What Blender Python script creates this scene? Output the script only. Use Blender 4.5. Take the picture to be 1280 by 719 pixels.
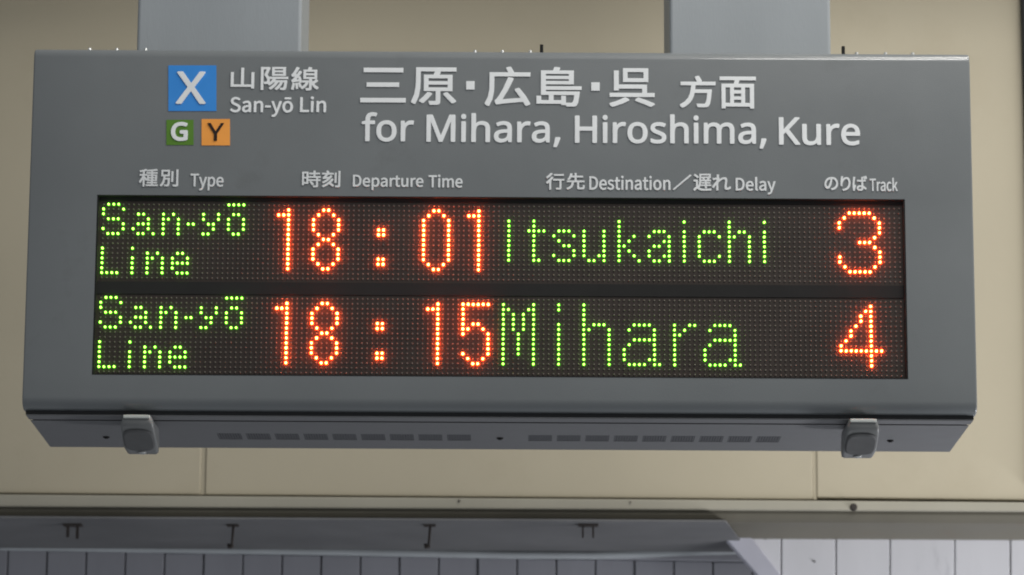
import bpy, bmesh, math, random
from mathutils import Vector, Matrix

for o in list(bpy.data.objects):
    bpy.data.objects.remove(o)
S = bpy.context.scene
C = S.collection
random.seed(4)
R = math.radians

# ------------------------------------------------------------------ camera
PITCH, YAW, ROLL = R(12.128), R(0.031), R(0.31)
CAM = Vector((0.5115, -4.3758, -1.0457))
FPX = 4476.25                                   # focal length in photo pixels (1280 wide)
fw = Vector((math.sin(YAW) * math.cos(PITCH), math.cos(YAW) * math.cos(PITCH), math.sin(PITCH)))
rt = Vector((math.cos(YAW), -math.sin(YAW), 0))
up = rt.cross(fw)
rt2 = rt * math.cos(ROLL) + up * math.sin(ROLL)
up2 = up * math.cos(ROLL) - rt * math.sin(ROLL)
cd = bpy.data.cameras.new('camera')
cd.sensor_width = 36
cd.lens = FPX / 1280 * 36
cd.clip_start, cd.clip_end = 0.05, 200
cam = bpy.data.objects.new('camera', cd)
C.objects.link(cam)
cam.matrix_world = Matrix(((rt2.x, up2.x, -fw.x, CAM.x), (rt2.y, up2.y, -fw.y, CAM.y), (rt2.z, up2.z, -fw.z, CAM.z), (0, 0, 0, 1)))
cd.dof.use_dof = True
cd.dof.focus_distance = 4.35
cd.dof.aperture_fstop = 9
S.camera = cam

# ------------------------------------------------------------------ world, lamps, exposure
W = bpy.data.worlds.new('World')
S.world = W
W.use_nodes = True
bg = W.node_tree.nodes['Background']
bg.inputs[0].default_value = (0.80, 0.84, 0.90, 1)
bg.inputs[1].default_value = 0.30
S.view_settings.view_transform = 'Standard'
S.view_settings.look = 'None'
S.view_settings.exposure = 0
S.view_settings.gamma = 1


def lamp(name, loc, target, sx, sy, power, col):
    l = bpy.data.lights.new(name, 'AREA')
    l.shape = 'RECTANGLE'
    l.size, l.size_y, l.energy, l.color = sx, sy, power, col
    o = bpy.data.objects.new(name, l)
    o.location = loc
    o.rotation_euler = (Vector(target) - Vector(loc)).to_track_quat('-Z', 'Y').to_euler()
    C.objects.link(o)
    return o


lamp('platform_luminaire', (1.95, -1.35, 1.85), (0.8, 0.1, 0.0), 2.6, 0.22, 56, (1, 0.98, 0.95))
lamp('rear_luminaire', (2.05, -0.15, 2.2), (0.8, 1.0, -0.1), 2.7, 0.25, 48, (1, 0.955, 0.88))
lamp('right_fill', (3.2, -0.9, -0.5), (0.55, 0.9, 0.1), 0.6, 0.6, 4, (1, 0.95, 0.88))  # weak fill added from the right for side highlights, no known source
lamp('plank_fill', (2.45, 0.5, -1.3), (1.15, 1.2, -0.32), 0.9, 0.3, 30, (0.96, 0.96, 1.0))  # unseen fill added from below to brighten the white planks

S.cycles.use_denoising = True
S.cycles.filter_width = 1.9
S.cycles.max_bounces = 6
S.cycles.sample_clamp_indirect = 4

# ------------------------------------------------------------------ helpers


def ray(px, py):
    return (fw + rt2 * ((px - 640) / FPX) + up2 * ((359.5 - py) / FPX))


def at(px, py, Y=0.0):
    d = ray(px, py)
    return CAM + d * ((Y - CAM.y) / d.y)


def atz(px, py, z):
    d = ray(px, py)
    return CAM + d * ((z - CAM.z) / d.z)


def tag(o, label=None, cat=None, group=None, kind=None):
    if label: o['label'] = label
    if cat: o['category'] = cat
    if group: o['group'] = group
    if kind: o['kind'] = kind
    return o


def empty(name, loc, parent=None):
    o = bpy.data.objects.new(name, None)
    C.objects.link(o)
    o.location = loc
    return o


def link(name, me, m, parent=None, loc=None):
    """link a mesh given in world coordinates (or at loc) under parent"""
    o = bpy.data.objects.new(name, me)
    C.objects.link(o)
    if m is not None and not me.materials:
        me.materials.append(m)
    if loc is not None:
        o.location = loc
    if parent is not None:
        o.parent = parent
        par = Vector((0, 0, 0))
        p = parent
        while p is not None:
            par += p.location
            p = p.parent
        o.location = Vector(o.location) - par
    return o


def from_bm(name, bm, m, parent=None, bevel=0, smooth=False, loc=None, seg=2):
    if loc is not None:
        bmesh.ops.translate(bm, verts=bm.verts, vec=-Vector(loc))
    bmesh.ops.recalc_face_normals(bm, faces=bm.faces)
    me = bpy.data.meshes.new(name)
    if smooth:
        for f in bm.faces: f.smooth = True
    bm.to_mesh(me)
    bm.free()
    o = link(name, me, m, parent, loc)
    if bevel:
        b = o.modifiers.new('bevel', 'BEVEL')
        b.width, b.segments, b.limit_method, b.angle_limit = bevel, seg, 'ANGLE', R(40)
        b.harden_normals = False
    return o


def add_box(bm, x0, x1, y0, y1, z0, z1):
    v = [bm.verts.new(p) for p in ((x0, y0, z0), (x1, y0, z0), (x1, y1, z0), (x0, y1, z0), (x0, y0, z1), (x1, y0, z1), (x1, y1, z1), (x0, y1, z1))]
    for f in ((0, 3, 2, 1), (4, 5, 6, 7), (0, 1, 5, 4), (1, 2, 6, 5), (2, 3, 7, 6), (3, 0, 4, 7)):
        bm.faces.new([v[i] for i in f])


def box(name, b, m, parent=None, bevel=0, **k):
    bm = bmesh.new()
    add_box(bm, *b)
    return from_bm(name, bm, m, parent, bevel, **k)


def slab(bm, pts, depth):
    """polygon of world points (facing the camera) thickened backwards along +y"""
    a = [bm.verts.new(p) for p in pts]
    b = [bm.verts.new(Vector(p) + Vector((0, depth, 0))) for p in pts]
    bm.faces.new(a)
    bm.faces.new(b[::-1])
    n = len(a)
    for i in range(n):
        bm.faces.new((a[i], b[i], b[(i + 1) % n], a[(i + 1) % n]))


def add_tube(bm, pts, r, n=8):
    rings = []
    for i, p in enumerate(pts):
        p = Vector(p)
        t = (Vector(pts[min(i + 1, len(pts) - 1)]) - Vector(pts[max(i - 1, 0)])).normalized()
        a = t.orthogonal().normalized() if abs(t.y) > .9 else t.cross(Vector((0, 1, 0))).normalized()
        b = t.cross(a)
        rings.append([bm.verts.new(p + (a * math.cos(k * 2 * math.pi / n) + b * math.sin(k * 2 * math.pi / n)) * r) for k in range(n)])
    for i in range(len(rings) - 1):
        for k in range(n):
            bm.faces.new((rings[i][k], rings[i][(k + 1) % n], rings[i + 1][(k + 1) % n], rings[i + 1][k]))
    bm.faces.new(rings[0][::-1])
    bm.faces.new(rings[-1])


# ------------------------------------------------------------------ materials
def mat(name, col, rough=0.5, spec=0.5, metal=0, var=0.0, scale=6.0, bump=0.0, bscale=300.0, stain=None, stretch=(1, 1, 1), emit=None, es=0):
    m = bpy.data.materials.new(name)
    m.use_nodes = True
    nt = m.node_tree
    N, L = nt.nodes, nt.links
    b = N['Principled BSDF']
    b.inputs['Base Color'].default_value = (*col, 1)
    b.inputs['Roughness'].default_value = rough
    b.inputs['Specular IOR Level'].default_value = spec
    b.inputs['Metallic'].default_value = metal
    if emit:
        b.inputs['Emission Color'].default_value = (*emit, 1)
        b.inputs['Emission Strength'].default_value = es
    if var or bump or stain:
        geo = N.new('ShaderNodeNewGeometry')
        mp = N.new('ShaderNodeMapping')
        mp.inputs['Scale'].default_value = stretch
        L.new(geo.outputs['Position'], mp.inputs[0])
    if var:
        n = N.new('ShaderNodeTexNoise')
        n.inputs['Scale'].default_value = scale
        n.inputs['Detail'].default_value = 6
        n.inputs['Roughness'].default_value = 0.6
        L.new(mp.outputs[0], n.inputs['Vector'])
        r = N.new('ShaderNodeMapRange')
        r.inputs[1].default_value, r.inputs[2].default_value = .3, .7
        r.inputs[3].default_value, r.inputs[4].default_value = 1 - var, 1 + var
        L.new(n.outputs[0], r.inputs[0])
        mx = N.new('ShaderNodeVectorMath')
        mx.operation = 'SCALE'
        mx.inputs[0].default_value = col
        L.new(r.outputs[0], mx.inputs['Scale'])
        out = mx.outputs[0]
        if stain:
            n2 = N.new('ShaderNodeTexNoise')
            n2.inputs['Scale'].default_value = stain[1]
            n2.inputs['Detail'].default_value = 8
            n2.inputs['Roughness'].default_value = .7
            L.new(mp.outputs[0], n2.inputs['Vector'])
            r2 = N.new('ShaderNodeMapRange')
            r2.inputs[1].default_value, r2.inputs[2].default_value = stain[2], stain[2] + .14
            r2.inputs[3].default_value, r2.inputs[4].default_value = 0, stain[3]
            L.new(n2.outputs[0], r2.inputs[0])
            mm = N.new('ShaderNodeMix')
            mm.data_type = 'RGBA'
            mm.inputs[7].default_value = (*stain[0], 1)
            L.new(r2.outputs[0], mm.inputs[0])
            L.new(out, mm.inputs[6])
            out = mm.outputs[2]
        L.new(out, b.inputs['Base Color'])
        rr = N.new('ShaderNodeMapRange')
        rr.inputs[1].default_value, rr.inputs[2].default_value = .3, .7
        rr.inputs[3].default_value, rr.inputs[4].default_value = max(rough - .06, .02), rough + .06
        L.new(n.outputs[0], rr.inputs[0])
        L.new(rr.outputs[0], b.inputs['Roughness'])
    if bump:
        n3 = N.new('ShaderNodeTexNoise')
        n3.inputs['Scale'].default_value = bscale
        n3.inputs['Detail'].default_value = 3
        L.new(mp.outputs[0], n3.inputs['Vector'])
        bp = N.new('ShaderNodeBump')
        bp.inputs['Strength'].default_value = bump
        bp.inputs['Distance'].default_value = 0.001
        L.new(n3.outputs[0], bp.inputs['Height'])
        L.new(bp.outputs[0], b.inputs['Normal'])
    return m


M = {}
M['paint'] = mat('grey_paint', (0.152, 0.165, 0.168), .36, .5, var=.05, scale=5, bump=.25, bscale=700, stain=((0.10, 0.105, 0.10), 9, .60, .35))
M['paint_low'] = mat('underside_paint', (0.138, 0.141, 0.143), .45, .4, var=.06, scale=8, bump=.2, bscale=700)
M['post'] = mat('post_paint', (0.30, 0.325, 0.34), .42, .4, var=.06, scale=5, stretch=(1, 1, .25), bump=.15, bscale=500, stain=((0.22, 0.23, 0.22), 12, .60, .3))
_b = M['paint'].node_tree.nodes['Principled BSDF']
_b.inputs['Coat Weight'].default_value = .6
_b.inputs['Coat Roughness'].default_value = .09
M['white'] = mat('white_vinyl', (0.80, 0.82, 0.82), .45, .3, var=.04, scale=30)
M['whitedim'] = mat('white_print', (0.72, 0.74, 0.74), .5, .3, var=.06, scale=40)
M['blue'] = mat('blue_vinyl', (0.042, 0.26, 0.70), .45, .3, var=.05, scale=20)
M['green'] = mat('green_vinyl', (0.10, 0.23, 0.028), .45, .3, var=.05, scale=20)
M['orange'] = mat('orange_vinyl', (0.92, 0.37, 0.07), .45, .3, var=.05, scale=20)
M['dark'] = mat('dark_brown_vinyl', (0.018, 0.010, 0.008), .5, .3)
M['black'] = mat('black_matt', (0.012, 0.012, 0.012), .7, .2)
M['board'] = mat('led_board_black', (0.040, 0.031, 0.026), .5, .25, var=.12, scale=14)
M['bar'] = mat('black_divider', (0.026, 0.0255, 0.025), .85, .12, var=.1, scale=20)
M['unlit'] = mat('unlit_lens', (0.15, 0.13, 0.11), .4, .4)
M['ledr'] = mat('red_led', (0.3, 0.02, 0.01), .3, emit=(1.0, 0.10, 0.017), es=110)
M['ledg'] = mat('green_led', (0.05, 0.2, 0.01), .3, emit=(0.34, 1.0, 0.075), es=10)
M['halor'] = mat('red_led_halo', (0.2, 0.02, 0.01), .4, emit=(1.0, 0.095, 0.02), es=.95)  # glowing disc added round each lit dot as its bloom halo
M['halog'] = mat('green_led_halo', (0.03, 0.15, 0.01), .4, emit=(0.11, 0.62, 0.006), es=.50)  # same added bloom halo for the green dots
M['pad'] = mat('grey_pad_plastic', (0.095, 0.097, 0.097), .6, .3, var=.12, scale=80, bump=.3, bscale=900)
M['pipeshade'] = mat('pipe_and_shade_grey', (0.035, 0.036, 0.037), .6, .3, var=.1, scale=60)  # drain pipe, and the strip that paints shade under the casing roll
M['clampgrey'] = mat('clamp_grey', (0.17, 0.175, 0.172), .4, .4, var=.08, scale=40)
M['clamplit'] = mat('clamp_lit_edge', (0.50, 0.52, 0.49), .45, .4)
M['lens'] = mat('small_lens', (0.36, 0.37, 0.36), .2, .6)
M['mesh'] = mat('vent_mesh', (0.085, 0.088, 0.093), .6, .3, var=.3, scale=400)
M['zinc'] = mat('zinc_bolt', (0.62, 0.63, 0.61), .35, .5, metal=.8)
M['wall'] = mat('beige_painted_wall', (0.46, 0.415, 0.31), .6, .3, var=.05, scale=2.2, bump=.2, bscale=60, stain=((0.40, 0.35, 0.25), 3.5, .56, .35))
M['wall2'] = mat('beige_trim_paint', (0.36, 0.342, 0.28), .55, .3, var=.06, scale=4, bump=.2, bscale=80, stain=((0.20, 0.18, 0.14), 22, .64, .6))
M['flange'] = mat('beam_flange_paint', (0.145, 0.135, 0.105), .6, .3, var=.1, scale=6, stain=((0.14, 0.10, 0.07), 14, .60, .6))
M['soffit'] = mat('grey_soffit_paint', (0.145, 0.147, 0.15), .65, .3, var=.16, scale=6, bump=.2, bscale=90, stain=((0.14, 0.14, 0.14), 10, .58, .5))
M['plankgrey'] = mat('grey_plank_paint', (0.29, 0.295, 0.325), .6, .3, var=.07, scale=9, stretch=(1, 1, .3), bump=.2, bscale=80, stain=((0.17, 0.17, 0.18), 20, .6, .4))
M['pipe'] = mat('pale_pipe_paint', (0.36, 0.385, 0.40), .5, .4, var=.08, scale=12)
M['plankwhite'] = mat('white_plank_paint', (0.82, 0.82, 0.85), .55, .3, var=.05, scale=7, stretch=(1, 1, .3), bump=.2, bscale=80, stain=((0.45, 0.45, 0.48), 16, .60, .5))
M['trimlilac'] = mat('lilac_grey_trim', (0.68, 0.68, 0.76), .5, .3, var=.05, scale=12)
M['rust'] = mat('rusty_iron', (0.045, 0.038, 0.034), .7, .3, var=.4, scale=60)

# ------------------------------------------------------------------ background: beige wall and beam
WY = 1.0


# the beam the wall panels hang on
WB = at(0, 634, WY).z + .012
base = box('wall', (-1.6, 3.2, WY + .035, WY + .10, WB, 1.2), M['wall'])
tag(base, kind='structure')
edges = [(-420, 250.2), (256.5, 1016.2), (1021.5, 1700)]
yl = lambda x: 617 + (x / 1280) * 10.0       # lower edge of the panels
for (a, b) in edges:
    bm = bmesh.new()
    za = 1.2
    p = [at(a, yl(a) - .8, WY), at(b, yl(b) - .8, WY)]
    if a > 1000: p = [at(a, yl(a) - 3.0, WY), at(b, yl(b) - .2, WY)]
    slab(bm, [p[0], p[1], Vector((p[1].x, WY, za)), Vector((p[0].x, WY, za))], .034)
    from_bm('wall_panel', bm, M['wall'], base, bevel=.0015)
# thin cover beads in the two joints
for (a, b) in ((250.55, 256.1), (1016.5, 1021.1)):
    bm = bmesh.new()
    p = [at(a, yl(a) - .8, WY + .002), at(b, yl(b) - .8, WY + .002)]
    slab(bm, [p[0], p[1], Vector((p[1].x, WY + .002, 1.2)), Vector((p[0].x, WY + .002, 1.2))], .02)
    from_bm('joint_bead', bm, M['wall'], base)
# trim strip below the panels
bm = bmesh.new()
ys = lambda x: 633.5 + (x / 1280) * 6.0
slab(bm, [at(-420, ys(-420), WY - .006), at(1700, ys(1700), WY - .006), at(1700, yl(1700) + .8, WY - .006), at(-420, yl(-420) + .8, WY - .006)], .05)
from_bm('trim_strip', bm, M['wall2'], base, bevel=.002)
# rounded lower flange of the beam, its underside seen from below
zf0, zf1 = at(0, 634, WY).z, at(1280, 640, WY).z
bm = bmesh.new()
prof = [(0.000, -.001), (0.000, -.006), (.004, -.012), (.012, -.016), (.19, -.016), (.19, .02), (0.03, .02)]
xa, xb = -1.6, 3.2
x_0, x_1 = at(0, 634, WY).x, at(1280, 640, WY).x
zz = lambda x: zf0 + (zf1 - zf0) * (x - x_0) / (x_1 - x_0)
r0 = [bm.verts.new((xa, WY + y, zz(xa) + z)) for y, z in prof]
r1 = [bm.verts.new((xb, WY + y, zz(xb) + z)) for y, z in prof]
for i in range(len(prof)):
    j = (i + 1) % len(prof)
    bm.faces.new((r0[i], r0[j], r1[j], r1[i]))
bm.faces.new(r0)
bm.faces.new(r1[::-1])
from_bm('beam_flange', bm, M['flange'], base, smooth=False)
# bolt on the trim strip at the right
c = at(1067, 634, WY - .006)
bm = bmesh.new()
bmesh.ops.create_cone(bm, cap_ends=True, segments=14, radius1=.0062, radius2=.0045, depth=.006, matrix=Matrix.Translation(c + Vector((0, -.002, 0))) @ Matrix.Rotation(R(90), 4, 'X'))
from_bm('rusty_bolt', bm, M['rust'], base)
for (x, y, r) in ((574, 626.5, .0018), (788, 628, .0012)):
    bm = bmesh.new()
    bmesh.ops.create_cone(bm, cap_ends=True, segments=8, radius1=r, radius2=r, depth=.004, matrix=Matrix.Translation(at(x, y, WY - .006)) @ Matrix.Rotation(R(90), 4, 'X'))
    from_bm('nail_head', bm, M['rust'], base)

# unseen slab added above the wall to shade its top
shade_slab = box('shade_slab', (-1.6, 3.2, .74, 1.10, .74, .86), M['wall'])
tag(shade_slab, kind='structure')

# grey soffit on the left, behind the flange
SZ = zz(.5) - .020
pa = atz(0, 647.5, SZ)
SY0, SY1 = pa.y, atz(400, 690, SZ).y
bm = bmesh.new()
xr_ = atz(905, 660, SZ).x
v = [(-1.6, SY0, SZ), (atz(908, 650, SZ).x, SY0, SZ), (xr_ + .06, SY1, SZ), (-1.6, SY1, SZ)]
a = [bm.verts.new(p) for p in v]
b = [bm.verts.new((p[0], p[1], p[2] + .003)) for p in v]
bm.faces.new(a[::-1]); bm.faces.new(b)
for i in range(4): bm.faces.new((a[i], a[(i + 1) % 4], b[(i + 1) % 4], b[i]))
sof = from_bm('soffit', bm, M['soffit'])
tag(sof, kind='structure')

# grey planked wall below/behind the soffit
PY = SY1 + .012
pl = box('planked_wall', (-1.6, at(1960, 700, PY + .05).x, PY + .020, PY + .05, SZ - 1.3, SZ + .01), M['black'])
tag(pl, kind='structure')
ytop = lambda x: 688 + x / 1280 * 21
lines = [10 + 48.95 * k for k in range(-12, 41)]
for i in range(len(lines) - 1):
    a, b_ = lines[i] + .9, lines[i + 1] - .9
    bm = bmesh.new()
    j = random.uniform(-.0015, .0015)
    p0, p1 = at(a, ytop(a) + random.uniform(-.5, .6), PY + j), at(b_, ytop(b_), PY + j)
    slab(bm, [Vector((p0.x, p0.y, SZ - 1.29)), Vector((p1.x, p1.y, SZ - 1.29)), p1, p0], .018)
    from_bm('plank', bm, M['plankgrey'], pl, bevel=.001)
bm = bmesh.new()
slab(bm, [at(-420, ytop(-420) - 1.2, PY - .004), at(1960, ytop(1960) - 1.2, PY - .004), at(1960, 676, PY - .004), at(-420, 676, PY - .004)], .02)
from_bm('head_rail', bm, M['plankgrey'], pl, bevel=.002)

# pale pipe that runs under the soffit and bends up on the right
bm = bmesh.new()
pp = [(-420, 678.5), (0, 683.5), (430, 690), (640, 694), (740, 694.5), (800, 693), (860, 690), (930, 688)]
add_tube(bm, [at(x, y, PY - .03) for x, y in pp], .0062, 12)
pipe = from_bm('pipe', bm, M['pipe'], smooth=True)
tag(pipe, 'pale grey pipe running level along the foot of the grey soffit', 'pipe')

# white planked fascia on the right with a slanted end board
QY = WY + .192
wtop = lambda x: 660.0 + (x - 895) / 385 * 3.0
wp = empty('white_plank_fascia', at(1100, 719, QY))
tag(wp, 'bright white plank fascia with slanted left end, lower right below the beige beam', 'plank fascia')
bm = bmesh.new()
slab(bm, [at(984, 719 + 30, QY + .014), at(1700, 760, QY + .014), at(1700, wtop(1700) - 4, QY + .014), at(929, wtop(929) - 4, QY + .014)], .02)
from_bm('backing', bm, M['rust'], wp)
# diag line right edge of the end board: (929,660)->(975,719)
dx = lambda y: 929 + (y - 660) * (46 / 59)
pl_x = [976.5, 1045, 1112.5, 1193.5, 1263, 1332, 1400, 1470, 1540, 1610, 1690]
YB = 800


def plank(a, b):
    bm = bmesh.new()
    j = random.uniform(-.001, .001)
    if a is None:
        pts = [at(b, dxinv(b), QY + j), at(b, wtop(b) - 3, QY + j), at(dx(wtop(930) - 3) + 1, wtop(930) - 3, QY + j)]
    else:
        pts = [at(a, YB, QY + j), at(b, YB, QY + j), at(b, wtop(b) - 3, QY + j), at(a, wtop(a) - 3, QY + j)]
    slab(bm, pts, .012)
    from_bm('plank', bm, M['plankwhite'], wp, bevel=.0012)


dxinv = lambda x: 660 + (x - 929) * 59 / 46
plank(None, pl_x[0] - .8)
for i in range(len(pl_x) - 1):
    plank(pl_x[i] + .8, pl_x[i + 1] - .8)
bm = bmesh.new()
slab(bm, [at(950 + 34, 719 + 42, QY - .012), at(976 + 34, 719 + 42, QY - .012), at(927.5, 657.5, QY - .012), at(893, 657.5, QY - .012)], .024)
from_bm('end_board', bm, M['trimlilac'], wp, bevel=.002)
for (x, y) in ((957, 673.5), (1018, 702)):
    bm = bmesh.new()
    bmesh.ops.create_cone(bm, cap_ends=True, segments=8, radius1=.0018, radius2=.0014, depth=.003, matrix=Matrix.Translation(at(x, y, QY - .0015)) @ Matrix.Rotation(R(90), 4, 'X'))
    from_bm('nail_head', bm, M['rust'], wp)


# hooks and strap brackets on the soffit
def hook(px, label):
    top = atz(px, 656, SZ)
    t = empty('hook', top)
    tag(t, label, 'hook', 'iron hooks under the soffit')
    bm = bmesh.new()
    Y = top.y
    p = [at(px + 1, 655, Y), at(px, 668, Y), at(px - 1, 680, Y), at(px - 2.5, 684.5, Y), at(px - 4.5, 685, Y), at(px - 5.5, 682, Y), at(px - 5.5, 679.5, Y)]
    add_tube(bm, p, .0020, 8)
    bmesh.ops.create_uvsphere(bm, u_segments=10, v_segments=6, radius=.0042, matrix=Matrix.Translation(at(px - 2, 683, Y)) @ Matrix.Diagonal((1, .8, .8, 1)))
    from_bm('hook_rod', bm, M['rust'], t, smooth=True)
    bm = bmesh.new()
    add_box(bm, top.x - .009, top.x + .009, Y - .008, Y + .008, SZ - .0026, SZ - .0002)
    from_bm('base_plate', bm, M['rust'], t)


hook(291, 'black J-shaped iron hook under the grey soffit, the left of the two long hooks')
hook(537, 'black J-shaped iron hook under the grey soffit, the right of the two long hooks')


def strap(px, label, w, bl):
    top = atz(px, 655.5, SZ)
    t = empty('strap_bracket', top)
    tag(t, label, 'bracket', 'two-legged brackets under the soffit')
    Y = top.y
    bm = bmesh.new()
    add_box(bm, top.x - w * .0019, top.x + w * .0019, Y - .01, Y + .01, SZ - .003, SZ - .0002)
    from_bm('base_plate', bm, M['rust'], t)
    for s in (-1, 1):
        bm = bmesh.new()
        q = at(px + s * w * .85, 672.5 + bl * s, Y)
        r = at(px + s * w * .8, 656, Y)
        k = .0022 if bl else .0014
        add_box(bm, r.x - k, r.x + k, Y - .002, Y + .002, q.z, SZ - .001)
        from_bm('leg', bm, M['rust'], t)


strap(91, 'rust-stained two-legged bracket under the grey soffit, at the far left', 7.5, 1)
strap(735, 'thin two-legged bracket under the grey soffit, right of both hooks', 8, 0)

# dark drain pipe at the right edge
bm = bmesh.new()
add_tube(bm, [at(1280, -120, .992), at(1281, 0, .992), at(1288, 240, .992), at(1294, 420, .992), at(1298, 615, .992)], .007, 16)
dp = from_bm('drain_pipe', bm, M['pipeshade'], smooth=True)
tag(dp, 'dark slim drain pipe up the beige wall at the right edge', 'drain pipe')

# ------------------------------------------------------------------ sign posts
ZT, ZB, XL, XR, DEP = 0.2027, -0.2681, -0.0936, 1.0925, 0.2574


def post(x0, x1, side, label):
    PYF = .055
    a, b = at(x0, 20, PYF).x, at(x1, 20, PYF).x
    t = empty('hanger_post', ((a + b) / 2, PYF + .08, ZT))
    tag(t, label, 'hanger post', 'posts holding the departure board')
    box('post_tube', (a, b, PYF, PYF + .17, ZT + .0005, 1.15), M['post'], t, bevel=.004, seg=3)
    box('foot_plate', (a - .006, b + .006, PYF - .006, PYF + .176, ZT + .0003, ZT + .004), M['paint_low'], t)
    return t


post(172, 377, 1, 'wide grey square post above the left part of the departure board')
post(837, 1038, -1, 'wide pale grey square post above the right part of the departure board')

# ------------------------------------------------------------------ departure board
board = empty('departure_board', ((XL + XR) / 2, DEP / 2, ZB))
tag(board, 'grey hanging departure board with red and green dot-matrix times', 'departure board')

HX0, HX1 = at(118.2, 355, 0).x, at(1133.2, 362, 0).x
HZ0, HZ1 = at(625, 471.3, 0).z, at(625, 246.3, 0).z
rr = .012
rb = .015
GZ = .0060     # height of the dark strip added as shade under the casing's lower roll
prof = [(DEP, ZB + .012), (DEP, ZT), (rr * 1.0, ZT)]
for k in range(1, 7):
    a = R(90) * k / 6
    prof.append((rr - rr * math.sin(a), ZT - rr + rr * math.cos(a)))
prof += [(0, HZ1), (0, HZ0)]
for k in range(0, 9):
    a = R(90) * k / 8
    prof.append((rb - rb * math.cos(a), ZB + GZ + rb - rb * math.sin(a)))
prof += [(.0465, ZB + GZ), (.0465, ZB + .012)]
bm = bmesh.new()
xs = [XL, HX0, HX1, XR]
G = [[bm.verts.new((x, y, z)) for (y, z) in prof] for x in xs]
n = len(prof)
for i in range(3):
    for j in range(n - 1):
        if i == 1 and abs(prof[j][1] - HZ1) < 1e-9 and abs(prof[j + 1][1] - HZ0) < 1e-9:
            hj = j
            continue
        bm.faces.new((G[i][j], G[i][j + 1], G[i + 1][j + 1], G[i + 1][j]))
bm.faces.new(G[0])
bm.faces.new(G[3][::-1])
# inner return of the opening
hv = [G[1][hj], G[2][hj], G[2][hj + 1], G[1][hj + 1]]
iv = [bm.verts.new(v.co + Vector((0, .014, 0))) for v in hv]
for i in range(4):
    bm.faces.new((hv[i], hv[(i + 1) % 4], iv[(i + 1) % 4], iv[i]))
bm.verts.index_update()
ends = set()
for e in bm.edges:
    if abs(e.verts[0].co.x - e.verts[1].co.x) < 1e-7 and (abs(e.verts[0].co.x - XL) < 1e-7 or abs(e.verts[0].co.x - XR) < 1e-7):
        ends.add(e)
bmesh.ops.recalc_face_normals(bm, faces=bm.faces)
bmesh.ops.bevel(bm, geom=list(ends), offset=.0025, segments=3, affect='EDGES', profile=.5)
shell = from_bm('casing', bm, M['paint'], board)
for p in shell.data.polygons: p.use_smooth = True
shell.data.set_sharp_from_angle(angle=R(38))

box('shade_strip', (XL + .003, XR - .003, .0155, .046, ZB + .0012, ZB + GZ - .0002), M['pipeshade'], board)  # dark strip standing in for the shade below the rolled edge
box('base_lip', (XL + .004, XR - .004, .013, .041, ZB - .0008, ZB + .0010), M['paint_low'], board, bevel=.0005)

# bottom access panel with real vent openings
zb = ZB + .0004
vent_px = [(273 + 35.75 * k, 302.5 + 35.75 * k) for k in range(9)] + [(660.5 + 35.75 * k, 690 + 35.75 * k) for k in range(9)]
vx = []
for a, b in vent_px:
    vx.append((atz(a, 546.5, zb).x, atz(b, 546.5, zb).x))
vy0, vy1 = atz(600, 551.0, zb).y, atz(600, 543.5, zb).y
vy0, vy1 = min(vy0, vy1), max(vy0, vy1)
X = [XL + .004]
for a, b in vx: X += [a, b]
X.append(XR - .004)
Yg = [.055, vy0, vy1, DEP - .003]
bm = bmesh.new()
g = [[[bm.verts.new((x, y, z)) for z in (zb, zb + .0007)] for y in Yg] for x in X]
for i in range(len(X) - 1):
    for j in range(3):
        if j == 1 and i % 2 == 1:
            q = [(i, j), (i + 1, j), (i + 1, j + 1), (i, j + 1)]
            for k in range(4):
                a, b = q[k], q[(k + 1) % 4]
                bm.faces.new((g[a[0]][a[1]][0], g[b[0]][b[1]][0], g[b[0]][b[1]][1], g[a[0]][a[1]][1]))
            continue
        for l in (0, 1):
            bm.faces.new((g[i][j][l], g[i + 1][j][l], g[i + 1][j + 1][l], g[i][j + 1][l]))
nx = len(X)
ring = [(i, 0) for i in range(nx)] + [(nx - 1, 1), (nx - 1, 2)] + [(i, 3) for i in range(nx - 1, -1, -1)] + [(0, 2), (0, 1)]
for k in range(len(ring)):
    a, b = ring[k], ring[(k + 1) % len(ring)]
    bm.faces.new((g[a[0]][a[1]][0], g[b[0]][b[1]][0], g[b[0]][b[1]][1], g[a[0]][a[1]][1]))
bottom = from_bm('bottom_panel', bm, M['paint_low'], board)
# side skirts closing the underside
bm = bmesh.new()
add_box(bm, XL + .003, XR - .003, .0488, DEP - .002, zb + .006, zb + .0075)
from_bm('inner_floor', bm, M['black'], board)
gm = None
for a, b in vx:
    if gm is None:
        bm = bmesh.new()
        w = b - a
        for k in range(9):          # fine bars across each slot
            x0 = -w / 2 + w * (k + .12) / 9
            add_box(bm, x0, x0 + w * .76 / 9, -(vy1 - vy0) / 2, (vy1 - vy0) / 2, 0, .0012)
        for k in range(3):
            y0 = -(vy1 - vy0) / 2 + (vy1 - vy0) * (k + .1) / 3
            add_box(bm, -w / 2, w / 2, y0, y0 + (vy1 - vy0) * .35, .0013, .0024)
        o = from_bm('vent_grille', bm, M['mesh'], None)
        gm = o.data
        bpy.data.objects.remove(o)
    link('vent_grille', gm, M['mesh'], bottom, loc=((a + b) / 2, (vy0 + vy1) / 2, zb + .0003))
sm = None
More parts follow.
